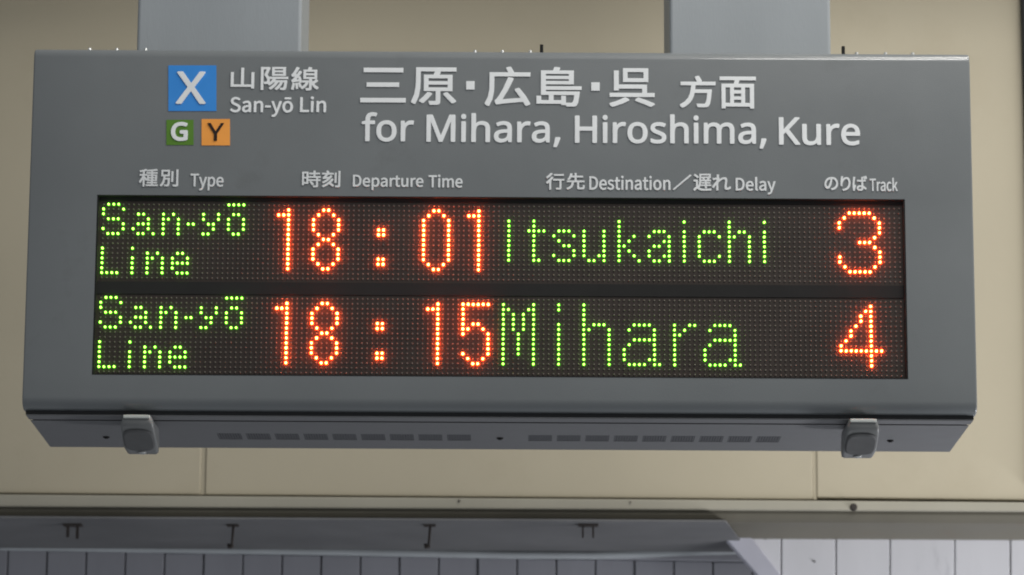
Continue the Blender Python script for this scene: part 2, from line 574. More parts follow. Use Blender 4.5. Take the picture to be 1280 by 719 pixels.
for (x, y) in ((133, 546), (625, 547.5), (1113, 550.5)):
    p = atz(x, y, zb)
    if sm is None:
        bm = bmesh.new()
        bmesh.ops.create_cone(bm, cap_ends=True, segments=14, radius1=.0042, radius2=.0042, depth=.0016)
        bmesh.ops.create_cone(bm, cap_ends=True, segments=14, radius1=.0022, radius2=.0028, depth=.0016, matrix=Matrix.Translation((0, 0, -.0012)))
        o = from_bm('screw', bm, M['black'])
        sm = o.data
        bpy.data.objects.remove(o)
    link('screw', sm, M['black'], bottom, loc=(p.x, p.y, zb - .0006))

# bolts and studs along the top edge
bm0 = bmesh.new()
bmesh.ops.create_cone(bm0, cap_ends=True, segments=10, radius1=.0027, radius2=.0022, depth=.0055)
bmesh.ops.create_cone(bm0, cap_ends=True, segments=10, radius1=.0036, radius2=.0036, depth=.001, matrix=Matrix.Translation((0, 0, -.0025)))
bolt_me = bpy.data.meshes.new('bolt'); bm0.to_mesh(bolt_me); bm0.free()
for x in (112, 146, 182, 594, 628, 663, 1071, 1107, 1141):
    p = at(x, 58, .014)
    link('bolt', bolt_me, M['zinc'], board, loc=(p.x, .017, ZT + .0012))
bm0 = bmesh.new()
bmesh.ops.create_cone(bm0, cap_ends=True, segments=10, radius1=.0024, radius2=.0022, depth=.013)
stud_me = bpy.data.meshes.new('stud'); bm0.to_mesh(stud_me); bm0.free()
for x in (677, 1054):
    p = at(x, 58, .02)
    link('stud', stud_me, M['black'], board, loc=(p.x, .02, ZT + .0062))


# clamps under the front edge
def clamp(xa, xb, ytop, mirror):
    """pale-edged latch body: front face, then an underside that slopes down to the rear"""
    a, b = at(xa, ytop, .006).x, at(xb, ytop, .006).x
    w = b - a
    cx = (a + b) / 2
    z0 = ZB - .0005
    # side profile (y, z), lofted with half-widths so the body widens and rounds
    secs = [(-.006, .0, -.0055, .0), (-.007, -.002, -.008, .0)]
    bm = bmesh.new()
    outline = [(-.002, z0), (-.005, z0 - .004), (-.005, z0 - .0135), (.004, z0 - .019), (.056, z0 - .034), (.080, z0 - .037), (.090, z0 - .032), (.090, z0)]
    hw = [.47, .5, .57, .63, .63, .58, .53, .53]
    L = [bm.verts.new((cx - w * h, y, z)) for (y, z), h in zip(outline, hw)]
    Rr = [bm.verts.new((cx + w * h, y, z)) for (y, z), h in zip(outline, hw)]
    n = len(outline)
    for i in range(n - 1):
        bm.faces.new((L[i], L[i + 1], Rr[i + 1], Rr[i]))
    bm.faces.new((L[n - 1], L[0], Rr[0], Rr[n - 1]))
    bm.faces.new(L)
    bm.faces.new(Rr[::-1])
    body = from_bm('clamp', bm, M['clampgrey'], board, bevel=.005, seg=4)
    for p in body.data.polygons: p.use_smooth = True
    body.data.set_sharp_from_angle(angle=R(50))
    body['label'] = 'rounded grey clamp under the board near its %s end' % ('right' if mirror else 'left')
    # front lip, its pale colour standing in for light on the top bevel
    box('lit_lip', (cx - w * .46, cx + w * .46, -.0075, -.0015, z0 - .0062, z0 - .0022), M['clamplit'], body, bevel=.0008)
    # dark rounded pad on the sloping underside
    p0, p1 = Vector((0, .001, z0 - .0175)), Vector((0, .060, z0 - .0350))
    d = (p1 - p0)
    nrm = Vector((0, -d.z, d.y)).normalized()
    if nrm.z > 0: nrm = -nrm
    bm = bmesh.new()
    pts = []
    m_ = 28
    for k in range(m_):
        t = 2 * math.pi * k / m_
        cxx, cyy = math.cos(t), math.sin(t)
        sx = math.copysign(abs(cxx) ** .55, cxx)
        sy = math.copysign(abs(cyy) ** .6, cyy)
        pts.append(Vector((cx + sx * w * .54, 0, 0)) + p0 + d * (.5 + .47 * sy))
    lo = [bm.verts.new(p + nrm * .0022) for p in pts]
    lo2 = [bm.verts.new(p + nrm * .0035 + (Vector((cx, 0, 0)) + (p0 + p1) / 2 - p) * .10) for p in pts]
    hi = [bm.verts.new(p - nrm * .002) for p in pts]
    bm.faces.new(lo2)
    for k in range(m_):
        bm.faces.new((lo[k], lo[(k + 1) % m_], lo2[(k + 1) % m_], lo2[k]))
        bm.faces.new((lo[k], lo[(k + 1) % m_], hi[(k + 1) % m_], hi[k]))
    from_bm('rubber_pad', bm, M['pad'], body)
    bm = bmesh.new()
    bmesh.ops.create_uvsphere(bm, u_segments=14, v_segments=8, radius=1, matrix=Matrix.Translation((cx, .072, z0 - .0365)) @ Matrix.Diagonal((.0055, .008, .0018, 1)))
    from_bm('indicator_lens', bm, M['lens'], body, smooth=True)


clamp(154, 190, 521, False)
clamp(1060, 1096, 527, True)

# ------------------------------------------------------------------ lettering
FONT = {
 'k': {
  '山': [700, '76,443 76,-1 571,-1 571,-53 625,-53 625,443 571,443 571,52 377,52 377,581 322,581 322,52 130,52 130,443'],
  '陽': [700, '360,429 565,429 565,373 360,373', '360,520 565,520 565,466 360,466', '312,560 312,333 616,333 616,560', '250,291 250,247 342,247 309,192 267,144 218,105 253,71 297,109 338,155 396,155 355,91 304,36 246,-8 277,-43 341,11 399,78 445,155 504,155 473,85 432,25 382,-24 417,-54 471,3 516,74 551,155 598,155 587,39 572,-6 553,-13 499,-11 511,-55 575,-55 596,-50 613,-37 633,24 648,176 650,197 366,197 392,247 673,247 673,291', '57,558 57,-56 104,-56 104,511 195,511 139,348 178,296 198,249 203,208 200,179 188,160 166,154 125,155 139,109 186,110 222,123 243,154 250,203 245,249 226,299 187,354 257,540 223,560 215,558'],
  '線': [700, '366,371 586,371 586,309 366,309', '366,472 586,472 586,411 366,411', '127,132 143,-19 184,-11 167,139', '59,138 45,49 25,-28 66,-43 86,37 102,130', '193,146 225,30 264,43 229,156', '620,242 541,161 507,243 507,267 637,267 637,514 478,514 507,576 449,589 425,514 317,514 317,267 457,267 457,2 455,-6 445,-8 374,-8 389,-57 446,-56 483,-48 502,-30 507,2 507,134 544,70 589,16 641,-25 675,16 612,62 560,126 659,210', '291,209 291,165 383,165 350,101 305,50 254,14 284,-22 351,29 405,103 442,200 411,210 403,209', '46,168 86,179 220,201 228,160 270,173 255,244 230,322 190,312 211,242 110,229 192,337 266,457 221,483 168,389 96,383 152,472 201,569 152,590 103,480 62,413 43,387 25,375 41,326 139,343 81,265 53,233 29,218'],
  '三': [700, '86,520 86,467 616,467 616,520', '131,291 131,239 561,239 561,291', '46,48 46,-5 654,-5 654,48'],
  '原': [700, '258,282 552,282 552,216 258,216', '258,387 552,387 552,321 258,321', '489,116 613,-29 658,-3 531,138', '260,139 204,67 140,3 185,-26 248,43 310,123', '92,550 92,351 88,232 69,104 25,-15 69,-42 118,85 139,223 144,351 144,501 660,501 660,550', '371,493 345,428 207,428 207,174 379,174 379,3 376,-6 365,-9 277,-8 293,-55 361,-55 403,-48 424,-30 430,2 430,174 605,174 605,428 401,428 432,484'],
  '広': [700, '189,-27 269,-12 578,21 610,-49 662,-25 597,101 505,233 457,213 554,66 250,37 341,206 421,397 363,411 287,216 225,94 195,46 170,25', '333,575 373,494 95,494 95,308 92,199 73,83 29,-25 75,-54 122,62 143,190 148,308 148,444 663,444 663,494 432,494 384,590'],
  '島': [700, '127,532 127,138 583,138 570,35 555,-6 532,-13 462,-9 475,-55 555,-55 578,-51 597,-38 619,20 636,157 638,179 179,179 179,224 663,224 663,266 179,266 179,317 558,317 558,532 345,532 372,583 311,591 289,532', '506,405 506,355 179,355 179,405', '506,441 179,441 179,493 506,493', '67,104 67,-10 403,-10 403,-32 451,-32 451,106 403,106 403,32 284,32 284,127 235,127 235,32 116,32 116,104'],
  '呉': [700, '277,519 522,519 522,398 277,398', '228,564 228,353 574,353 574,564', '401,43 521,-7 617,-56 666,-20 563,29 438,78', '253,81 152,27 32,-17 71,-57 191,-10 302,47', '98,525 98,211 151,211 151,244 502,244 502,155 37,155 37,106 664,106 664,155 555,155 555,293 151,293 151,525'],
  '方': [700, '308,573 356,467 48,467 48,416 239,416 231,318 214,220 181,128 122,48 32,-16 71,-57 141,-11 195,46 234,110 261,179 279,253 529,253 517,123 502,45 484,8 469,2 450,0 332,5 345,-20 351,-46 468,-48 503,-42 529,-24 553,23 570,118 585,279 587,304 287,304 296,416 655,416 655,467 360,467 410,489 359,592'],
  '面': [700, '272,234 421,234 421,155 272,155', '272,277 272,354 421,354 421,277', '272,112 421,112 421,30 272,30', '41,542 41,492 311,492 291,403 73,403 73,-56 123,-56 123,-19 574,-19 574,-56 627,-56 627,403 345,403 373,492 662,492 662,542', '123,30 123,354 224,354 224,30', '574,30 469,30 469,354 574,354'],
  '種': [700, '303,375 303,150 449,150 449,99 296,99 296,57 449,57 449,2 256,2 256,-41 676,-41 676,2 499,2 499,57 652,57 652,99 499,99 499,150 648,150 648,375 499,375 499,422 662,422 662,465 499,465 499,517 661,540 629,580 472,558 286,546 299,505 449,513 449,465 274,465 274,422 449,422 449,375', '350,245 449,245 449,189 350,189', '499,245 600,245 600,189 499,189', '350,335 449,335 449,280 350,280', '499,335 600,335 600,280 499,280', '253,578 151,546 30,521 46,481 148,499 148,391 34,391 34,342 141,342 87,220 20,120 47,72 100,154 148,256 148,-55 200,-55 200,247 264,160 296,202 200,298 200,342 288,342 288,391 200,391 200,511 289,538'],
  '別': [700, '415,504 415,116 466,116 466,504', '587,575 587,14 583,0 569,-4 461,-4 481,-57 560,-55 608,-47 626,-35 636,-16 639,14 639,575', '115,509 293,509 293,374 115,374', '67,556 67,326 144,326 137,249 125,171 104,97 71,32 23,-22 60,-57 121,15 160,104 182,204 298,204 287,54 272,-2 262,-9 247,-10 167,-6 177,-29 182,-53 268,-53 294,-48 314,-33 335,40 348,229 349,251 188,251 195,326 344,326 344,556'],
  '時': [700, '312,146 364,84 401,23 445,50 407,110 354,171', '442,589 442,505 295,505 295,458 442,458 442,369 265,369 265,321 534,321 534,242 269,242 269,195 534,195 534,7 531,-3 520,-6 426,-6 443,-55 513,-54 557,-46 580,-28 586,6 586,195 668,195 668,242 586,242 586,321 675,321 675,369 494,369 494,458 646,458 646,505 494,505 494,589', '204,291 204,130 102,130 102,291', '204,339 102,339 102,494 204,494', '53,543 53,25 102,25 102,82 254,82 254,543'],
  '刻': [700, '596,580 596,12 592,0 579,-4 484,-4 501,-54 574,-52 618,-45 641,-26 648,12 648,580', '471,508 471,117 520,117 520,508', '322,405 280,336 137,331 189,389 237,453 420,453 420,501 275,501 257,546 229,592 181,578 218,501 38,501 38,453 176,453 130,390 98,353 77,334 57,324 74,275 113,282 243,291 184,234 118,184 46,144 79,102 192,177 292,274 370,389', '368,272 283,156 171,61 41,-11 75,-55 182,8 281,85 389,-25 428,11 314,118 369,182 416,253'],
  '行': [700, '305,546 305,496 649,496 649,546', '187,589 114,508 25,436 55,394 152,475 237,568', '274,353 274,303 510,303 510,12 506,0 492,-4 382,-2 399,-54 482,-54 532,-46 556,-26 563,11 563,303 669,303 669,353', '215,438 158,359 90,286 18,225 55,181 134,255 134,-58 186,-58 186,312 265,420'],
  '先': [700, '324,588 324,479 200,479 225,561 172,572 149,494 115,415 71,346 117,321 150,371 179,429 324,429 324,287 43,287 43,236 225,236 215,170 196,111 162,60 109,17 33,-15 67,-60 149,-21 206,29 245,89 268,158 280,236 414,236 414,30 420,-15 444,-38 492,-45 591,-45 635,-34 658,7 668,89 620,111 616,43 606,13 587,6 498,6 478,7 469,14 466,30 466,236 658,236 658,287 377,287 377,429 608,429 608,479 377,479 377,588'],
  '遅': [700, '49,515 118,468 172,420 208,457 152,502 83,546', '249,562 249,386 245,288 229,183 190,87 233,62 274,166 292,280 296,386 296,420 646,420 646,562', '296,522 596,522 596,459 296,459', '326,253 326,214 451,214 451,163 291,163 291,123 451,123 451,36 501,36 501,123 662,123 662,163 501,163 501,214 631,214 631,253 501,253 501,302 649,302 649,342 562,342 602,405 555,420 513,342 426,342 437,346 419,382 393,419 353,403 390,342 308,342 308,302 451,302 451,253', '176,343 38,343 38,294 125,294 125,71 78,39 27,-10 62,-55 113,6 155,32 185,18 224,-8 276,-32 339,-44 416,-47 658,-40 673,15 548,5 417,1 346,4 286,14 235,36 176,74'],
  'れ': [700, '205,504 202,438 101,426 55,425 61,368 198,387 193,317 38,104 74,56 188,221 187,194 185,15 183,-27 244,-27 240,16 237,185 239,268 309,333 381,382 445,402 476,396 495,377 502,345 489,217 475,83 485,35 513,5 553,-5 600,2 643,22 682,53 673,113 637,82 602,62 567,55 547,61 535,77 531,98 544,230 557,360 546,409 514,442 459,454 384,434 308,389 244,335 247,376 279,425 258,450 254,448 268,554 202,556'],
  'の': [700, '333,450 317,353 294,261 258,165 222,112 188,95 156,109 128,150 116,223 126,281 154,339 199,390 259,429', '391,451 457,436 509,405 547,362 570,308 578,247 569,181 542,127 502,86 454,57 401,39 340,30 373,-22 464,0 537,39 591,94 624,163 636,245 624,326 589,397 533,453 458,490 368,503 270,488 186,446 120,384 77,306 62,218 69,154 88,102 115,63 149,39 186,31 248,55 302,128 349,249 374,350'],
  'り': [700, '237,553 176,555 170,494 156,385 148,268 156,157 210,161 209,247 222,305 249,364 288,416 335,452 386,466 426,457 457,431 479,391 493,338 497,276 484,183 446,115 387,66 313,34 226,15 259,-35 357,-9 438,32 501,92 541,172 555,277 547,358 525,425 491,475 447,506 395,517 312,491 247,431 204,358 217,454'],
  'ば': [700, '162,527 100,533 96,482 77,353 64,188 72,61 90,-34 139,-30 137,-6 140,26 190,181 162,203 122,100 115,198 127,344 150,480', '568,555 534,544 574,445 609,457', '638,576 604,565 645,467 681,480', '457,122 457,98 451,57 427,31 381,22 336,28 306,46 296,76 307,106 338,126 384,133 422,130', '508,532 445,532 447,489 447,402 381,401 263,406 263,354 380,349 447,351 454,170 389,176 311,162 263,124 246,71 263,17 311,-18 391,-30 440,-24 474,-6 496,19 508,50 512,84 512,98 565,62 618,17 648,64 586,113 510,154 501,354 623,367 623,421 501,405 503,489'],
  '／': [700, '655,592 24,-39 45,-60 676,571'],
  '-': [243, '32,172 211,172 211,221 32,221'],
  'D': [482, '71,0 202,0 286,11 353,44 401,97 430,169 440,258 430,348 401,419 352,471 285,503 199,513 71,513', '135,53 135,461 193,461 259,452 309,427 345,386 367,329 374,258 367,187 345,130 309,88 259,62 193,53'],
  'L': [380, '71,0 360,0 360,55 135,55 135,513 71,513'],
  'S': [417, '213,-9 272,-2 321,19 357,50 379,90 387,137 373,200 335,244 282,274 209,305 169,324 137,350 123,391 135,431 168,457 219,466 264,460 302,443 336,418 370,459 328,492 277,514 219,522 167,516 122,497 88,469 65,431 57,387 74,324 114,281 162,255 235,223 279,201 310,174 321,131 309,87 272,58 214,48 161,56 113,78 72,111 34,67 84,26 144,0'],
  'T': [419, '177,0 242,0 242,459 398,459 398,513 22,513 22,459 177,459'],
  'a': [394, '152,-9 197,-2 240,18 278,46 280,46 286,0 338,0 338,234 333,286 319,330 293,362 256,383 207,390 148,382 98,363 57,340 82,296 134,324 196,337 244,323 268,288 275,241 188,227 123,207 77,179 50,144 41,99 56,40 95,4', '170,43 136,49 112,68 103,103 119,146 173,178 275,198 275,92 222,55'],
  'c': [357, '214,-9 259,-3 300,13 338,39 310,82 269,55 220,44 158,62 117,113 102,190 118,267 160,318 222,336 263,327 298,303 330,345 300,367 264,384 219,390 163,381 112,356 73,315 46,259 36,190 45,121 70,65 108,25 157,-1'],
  'e': [388, '218,-9 288,2 343,29 321,72 276,50 225,42 162,58 118,104 99,175 356,175 359,211 352,272 333,321 302,358 260,382 207,390 156,381 109,355 71,314 46,258 36,190 46,121 71,66 111,25 161,0', '99,221 119,285 157,325 208,339 259,325 291,286 303,221'],
  'i': [193, '64,0 129,0 129,380 64,380', '97,459 119,464 134,479 139,501 134,523 119,537 97,543 75,537 60,523 55,501 60,479 75,464'],
  'k': [387, '64,0 127,0 127,100 199,183 310,0 380,0 236,227 363,380 291,380 130,180 127,180 127,557 64,557'],
  'l': [199, '132,-9 169,-4 160,46 146,44 134,50 129,71 129,557 64,557 64,76 71,30 93,1'],
  'm': [648, '64,0 129,0 129,276 179,320 224,334 264,324 287,291 295,232 295,0 359,0 359,276 409,320 454,334 494,324 518,291 525,232 525,0 589,0 589,241 584,294 571,335 548,365 516,384 474,390 429,381 388,355 348,317 327,356 293,381 243,390 200,381 160,358 125,325 123,325 117,380 64,380'],
  'n': [427, '64,0 129,0 129,276 164,308 197,328 232,334 274,324 297,291 305,232 305,0 368,0 368,241 364,294 350,335 328,365 295,384 252,390 204,381 162,358 125,325 123,325 117,380 64,380'],
  'o': [424, '212,-9 266,-1 314,25 353,65 379,121 388,190 379,259 353,315 314,356 266,381 212,390 158,381 110,356 71,315 46,259 36,190 46,121 71,65 110,25 158,-1', '212,44 154,62 116,113 102,190 116,267 154,318 212,336 270,318 309,267 323,190 309,113 270,62'],
  'p': [434, '64,-160 129,-160 129,-32 127,35 179,2 232,-9 282,0 327,26 364,68 388,125 397,196 391,261 372,315 341,356 299,381 246,390 202,382 162,363 125,336 123,336 117,380 64,380', '221,45 178,53 129,84 129,284 181,323 230,336 288,318 321,270 331,195 316,115 278,63'],
  'r': [272, '64,0 129,0 129,244 158,296 191,324 224,333 261,326 273,382 232,390 192,380 155,353 125,311 123,311 117,380 64,380'],
  's': [328, '164,-9 239,6 286,47 302,104 284,161 241,196 186,219 146,235 116,256 104,285 112,313 135,333 175,340 221,331 261,307 292,347 259,368 219,384 174,390 103,375 59,337 43,282 60,229 102,195 154,172 195,155 228,133 241,100 233,70 208,49 166,41 124,46 87,62 53,86 22,43 63,16 111,-2'],
  't': [264, '183,-9 220,-5 254,5 242,53 198,43 163,51 145,76 139,116 139,328 243,328 243,380 139,380 139,487 86,487 79,380 19,377 19,328 76,328 76,118 79,75 90,40 111,14 141,-3'],
  'u': [425, '176,-9 223,0 264,23 301,60 303,60 308,0 361,0 361,380 298,380 298,111 263,74 231,53 195,46 154,57 131,89 123,147 123,380 59,380 59,139 63,87 77,45 100,15 133,-3'],
  'y': [365, '71,-164 135,-146 181,-99 213,-32 356,380 293,380 225,169 194,62 190,62 153,169 76,380 9,380 162,-1 153,-29 134,-72 105,-101 68,-111 39,-105 26,-156'],
  'ō': [424, '212,-9 266,-1 314,25 353,65 379,121 388,190 379,259 353,315 314,356 266,381 212,390 158,381 110,356 71,315 46,259 36,190 46,121 71,65 110,25 158,-1', '212,44 154,62 116,113 102,190 116,267 154,318 212,336 270,318 309,267 323,190 309,113 270,62', '109,470 316,470 316,515 109,515'],
 },
 'm': {
  ',': [360, '55,-173 93,-5 122,156 248,156 258,141 208,-15 142,-173'],
  'G': [978, '541,-13 447,-7 363,13 290,46 228,92 176,149 135,217 106,295 88,383 82,480 89,575 108,662 141,740 186,808 243,865 311,911 390,945 479,966 579,972 657,969 731,958 801,940 865,916 819,811 704,850 640,862 572,866 466,855 377,820 304,763 251,685 219,591 208,480 217,372 245,277 274,223 313,177 361,140 420,113 489,97 570,91 677,98 758,114 758,399 547,399 547,506 878,506 878,36 800,14 721,-1 637,-10'],
  'H': [995, '130,0 130,959 251,959 251,553 743,553 743,959 864,959 864,0 743,0 743,447 251,447 251,0'],
  'K': [831, '130,0 130,959 251,959 251,486 334,578 416,669 676,959 817,959 437,541 831,0 689,0 349,458 251,372 251,0'],
  'M': [1218, '130,0 130,959 309,959 604,173 610,173 911,959 1088,959 1088,0 968,0 968,590 972,728 978,839 972,839 653,0 553,0 238,841 232,841 239,729 242,582 242,0'],
  'X': [787, '5,0 324,500 26,959 160,959 395,583 631,959 759,959 462,502 782,0 645,0 391,416 133,0'],
  'Y': [760, '320,0 320,367 0,959 132,959 380,488 630,959 760,959 441,372 441,0'],
  'a': [754, '289,-13 227,-8 173,10 126,38 90,79 69,133 62,200 71,266 99,322 146,366 213,399 300,420 407,430 529,434 529,477 525,531 512,572 490,602 443,628 380,637 325,632 273,620 177,582 141,670 192,694 253,714 318,728 387,732 467,726 532,706 582,674 617,628 638,567 645,490 645,0 559,0 536,102 531,102 482,51 432,15 370,-6', '316,82 373,88 424,104 467,132 501,172 521,224 528,287 528,352 422,348 341,341 279,326 236,305 207,276 190,241 184,199 193,146 221,110 263,89'],
  'e': [758, '420,-13 324,-3 240,28 191,61 151,102 118,152 93,212 79,279 74,355 84,464 113,557 143,610 181,653 225,688 276,713 331,728 392,733 478,723 551,693 610,645 653,580 680,500 689,408 689,337 196,337 204,262 225,200 259,151 304,116 359,94 426,87 490,90 547,100 657,137 657,34 548,-2 489,-11', '199,431 565,431 561,488 547,538 523,580 490,611 446,630 391,637 338,631 294,612 257,582 229,541 209,491'],
  'f': [462, '146,0 146,629 20,629 20,684 146,724 146,766 153,850 174,917 208,966 255,1000 312,1021 380,1028 459,1020 520,1003 489,911 439,924 381,931 345,926 316,913 293,891 272,840 265,767 265,720 446,720 446,629 265,629 265,0'],
  'h': [830, '114,0 114,1021 232,1021 232,721 226,621 234,621 275,669 328,704 391,725 458,732 538,725 604,704 655,670 692,620 714,553 721,469 721,0 604,0 604,461 598,523 579,572 546,606 501,627 443,634 371,626 316,604 277,566 252,514 237,450 232,372 232,0'],
  'i': [347, '175,839 147,844 125,858 110,882 105,915 110,948 125,972 147,985 175,990 200,985 222,972 238,948 243,915 238,882 222,858 200,844', '114,0 114,720 232,720 232,0'],
  'm': [1256, '114,0 114,720 210,720 227,622 234,622 273,671 324,706 383,726 446,733 546,720 619,680 666,612 673,612 716,666 772,704 836,726 904,733 979,726 1039,706 1087,671 1120,621 1140,553 1147,469 1147,0 1030,0 1030,463 1024,525 1007,573 978,607 937,627 884,634 821,627 771,607 734,574 709,527 694,468 689,398 689,0 572,0 572,463 566,525 549,573 519,607 478,627 424,634 359,627 309,604 274,567 251,515 237,451 232,373 232,0'],
  'o': [813, '404,-13 314,-3 234,30 188,64 149,106 117,158 93,218 79,286 74,361 84,471 114,563 164,637 231,690 313,723 408,733 471,729 529,714 581,690 627,656 666,614 698,563 721,504 735,437 740,361 730,251 700,159 649,85 582,30 500,-3', '407,85 473,93 526,118 567,159 595,215 612,282 618,361 612,440 595,507 567,561 526,602 473,626 406,634 339,626 286,602 246,561 218,507 202,440 196,361 202,282 218,215 246,159 287,118 340,93'],
  'r': [555, '114,0 114,720 211,720 224,588 230,588 270,643 320,690 380,723 450,733 494,731 535,725 520,617 482,623 442,626 389,618 338,596 295,559 261,511 240,452 232,384 232,0'],
  's': [643, '296,-13 225,-10 166,-1 115,13 70,32 70,140 174,100 236,86 298,82 376,89 428,111 459,145 469,188 465,214 454,236 433,258 401,279 291,328 172,381 128,411 95,446 75,489 69,543 77,599 102,646 143,684 198,711 263,728 338,733 402,730 461,721 568,685 528,591 433,623 382,633 330,637 266,631 220,613 191,585 181,549 186,522 199,499 222,479 257,459 367,412 484,359 526,329 557,294 577,252 583,199 574,135 548,82 505,40 447,10 377,-7'],
  'u': [830, '368,-13 288,-6 223,14 172,49 135,99 113,165 106,248 106,720 226,720 226,257 232,195 251,147 283,112 328,91 385,85 457,92 512,114 551,152 577,203 593,268 598,345 598,720 716,720 716,0 619,0 602,95 596,95 555,47 500,13 436,-7'],
 },
}


def outlines(which, ch, ox, oy, sx, sy):
    res = []
    for s in FONT[which][ch][1:]:
        res.append([(ox + float(p.split(',')[0]) * sx, oy + float(p.split(',')[1]) * sy) for p in s.split()])
    return res


def bounds(pl):
    X = [x for s in pl for x, y in s]
    Y = [y for s in pl for x, y in s]
    return min(X), max(X), min(Y), max(Y)


def lettering(name, label, polys, weight, m, parent, yoff=0.0, ex=.0004, square=False):
    c = bpy.data.curves.new(name, 'CURVE')
    c.dimensions = '2D'
    c.fill_mode = 'BOTH'
    c.extrude = ex
    for s in polys:
        sp = c.splines.new('POLY')
        sp.points.add(len(s) - 1)
        for i, (x, y) in enumerate(s): sp.points[i].co = (x, y, 0, 1)
        sp.use_cyclic_u = True
    o = bpy.data.objects.new(name, c)
    C.objects.link(o)
    dg = bpy.context.evaluated_depsgraph_get()
    me = bpy.data.meshes.new_from_object(o.evaluated_get(dg))
    bpy.data.objects.remove(o)
    # heavier strokes: the outline swept round a small circle, each step a hair deeper than the last
    bm = bmesh.new()
    nd = 8 if weight > .0002 else 0
    sq = math.sqrt(2) if square else 1
    for k in range(nd + 1):
        t = me.copy()
        a = 2 * math.pi * k / 8
        d = 0 if k == nd else weight
        q = d * (sq if k % 2 else 1)
        t.transform(Matrix.Translation((q * math.cos(a), q * math.sin(a), .00002 * k)))
        bm.from_mesh(t)
        bpy.data.meshes.remove(t)
    bm.to_mesh(me)
    bm.free()
    me.transform(Matrix.Rotation(R(90), 4, 'X'))
    me.transform(Matrix.Translation((0, -ex - .0001 + yoff, 0)))
    me.materials.clear()
    r = link(name, me, m, parent)
    if label: r['label'] = label
    return r


def fit(polys, x0, x1, ytop, ybot):
    """scale outlines so their bounding box matches the photographed one on the board's face"""
    a, b, c_, d = bounds(polys)
    xm, ym = (x0 + x1) / 2, (ytop + ybot) / 2
    X0, X1 = at(x0, ym).x, at(x1, ym).x
    Z1, Z0 = at(xm, ytop).z, at(xm, ybot).z
    return [[(X0 + (x - a) / (b - a) * (X1 - X0), Z0 + (y - c_) / (d - c_) * (Z1 - Z0)) for x, y in s] for s in polys]


def run(which, text, track=0):
    ox, out = 0, []
    for ch in text:
        if ch == ' ':
            ox += 200
            continue
        if ch == 'ō' and which == 'm': ch = 'o'
        out += outlines(which, ch, ox, 0, 1, 1)
        ox += FONT[which][ch][0] + track
    return out


def word(text, x0, x1, yt, yb, w, m='white', which='k', label=None, track=0):
    return lettering('lettering', label or 'printed words', fit(run(which, text, track), x0 + w * 1000, x1 - w * 1000, yt + w * 1000, yb - w * 1000), w, M[m], board)


def kanji(chars, w, m='white', label=None):
    ps = []
    for ch, x0, x1, yt, yb in chars:
        if ch == '.':
            pts = [(at(x, y).x, at(x, y).z) for x, y in ((x0, yb), (x1, yb), (x1, yt), (x0, yt))]
            ps.append(pts)
        else:
            ps += fit(outlines('k', ch, 0, 0, 1, 1), x0 + w * 1000, x1 - w * 1000, yt + w * 1000, yb - w * 1000)
    return lettering('lettering', label, ps, w, M[m], board, square=True)


kanji([('山', 288.5, 318, 85, 111), ('陽', 326, 360.5, 84, 113), ('線', 364, 398.5, 84, 113.5)], .0005, 'white', 'line name in Japanese characters beside the blue X square')
word('San-yō', 287.5, 366.3, 121.6, 146.5, .0005, label='white word San-yō beside the blue badge')
word('Lin', 375, 407.7, 120.8, 140.6, .0005, label='white word Lin beside the blue badge')
kanji([('三', 450.5, 507.5, 85, 128.5), ('原', 514, 570.5, 84.5, 131.5), ('.', 583.5, 592.5, 102.5, 111.5), ('広', 606, 663, 83.5, 133),
       ('島', 670.5, 727, 84, 133.5), ('.', 739.8, 748.8, 104, 113), ('呉', 761.5, 818.5, 85.5, 134)], .0008, 'white', 'large white Japanese names of the three places')
kanji([('方', 849.5, 894.5, 95, 135), ('面', 899.5, 945, 96, 136)], .0008, 'white', 'white Japanese word after the three place names')
word('for', 452, 517.5, 140.6, 177.5, .0008, which='m', label='white word for')
word('Mihara,', 533, 700.5, 141.8, 184, .0008, which='m', label='white word Mihara in the top line')
word('Hiroshima,', 718.5, 958, 143.2, 185.5, .0008, which='m', label='white word Hiroshima in the top line')
word('Kure', 973.5, 1075, 147, 182, .0008, which='m', label='white word Kure in the top line')
kanji([('種', 174, 197.5, 211.5, 233.5), ('別', 200, 223, 212, 233.5)], .0004, 'whitedim', 'column heading in Japanese above the first word')
word('Type', 238, 279.5, 217.5, 238.5, .0004, 'whitedim', label='column heading Type')
kanji([('時', 377.5, 401, 213.5, 234.5), ('刻', 402.5, 425.5, 213.5, 234.5)], .0004, 'whitedim', 'column heading in Japanese above the times')
word('Departure', 441, 529.3, 219, 238.2, .0004, 'whitedim', label='column heading Departure')
word('Time', 535.6, 578.3, 218.6, 235, .0004, 'whitedim', label='column heading Time')
kanji([('行', 682.5, 705.5, 216.5, 237.5), ('先', 708, 731, 216.5, 237.5)], .0004, 'whitedim', 'column heading in Japanese above the destinations')
word('Destination', 736.5, 838, 220, 238, .0004, 'whitedim', label='column heading Destination')
kanji([('／', 841, 864, 218.5, 238), ('遅', 866.5, 889.5, 217.5, 239), ('れ', 890, 913.5, 218.5, 238.5)], .0004, 'whitedim', 'slash and Japanese word before Delay')
word('Delay', 919.5, 969.5, 221.5, 243.5, .0004, 'whitedim', label='column heading Delay')
kanji([('の', 1030.5, 1047.5, 221.5, 238.0), ('り', 1050.5, 1063.0, 220.5, 239.0), ('ば', 1065.5, 1084, 220, 239)], .0004, 'whitedim', 'column heading in Japanese above the track numbers')
word('Track', 1087, 1122, 222.5, 239.5, .0003, 'whitedim', label='column heading Track')


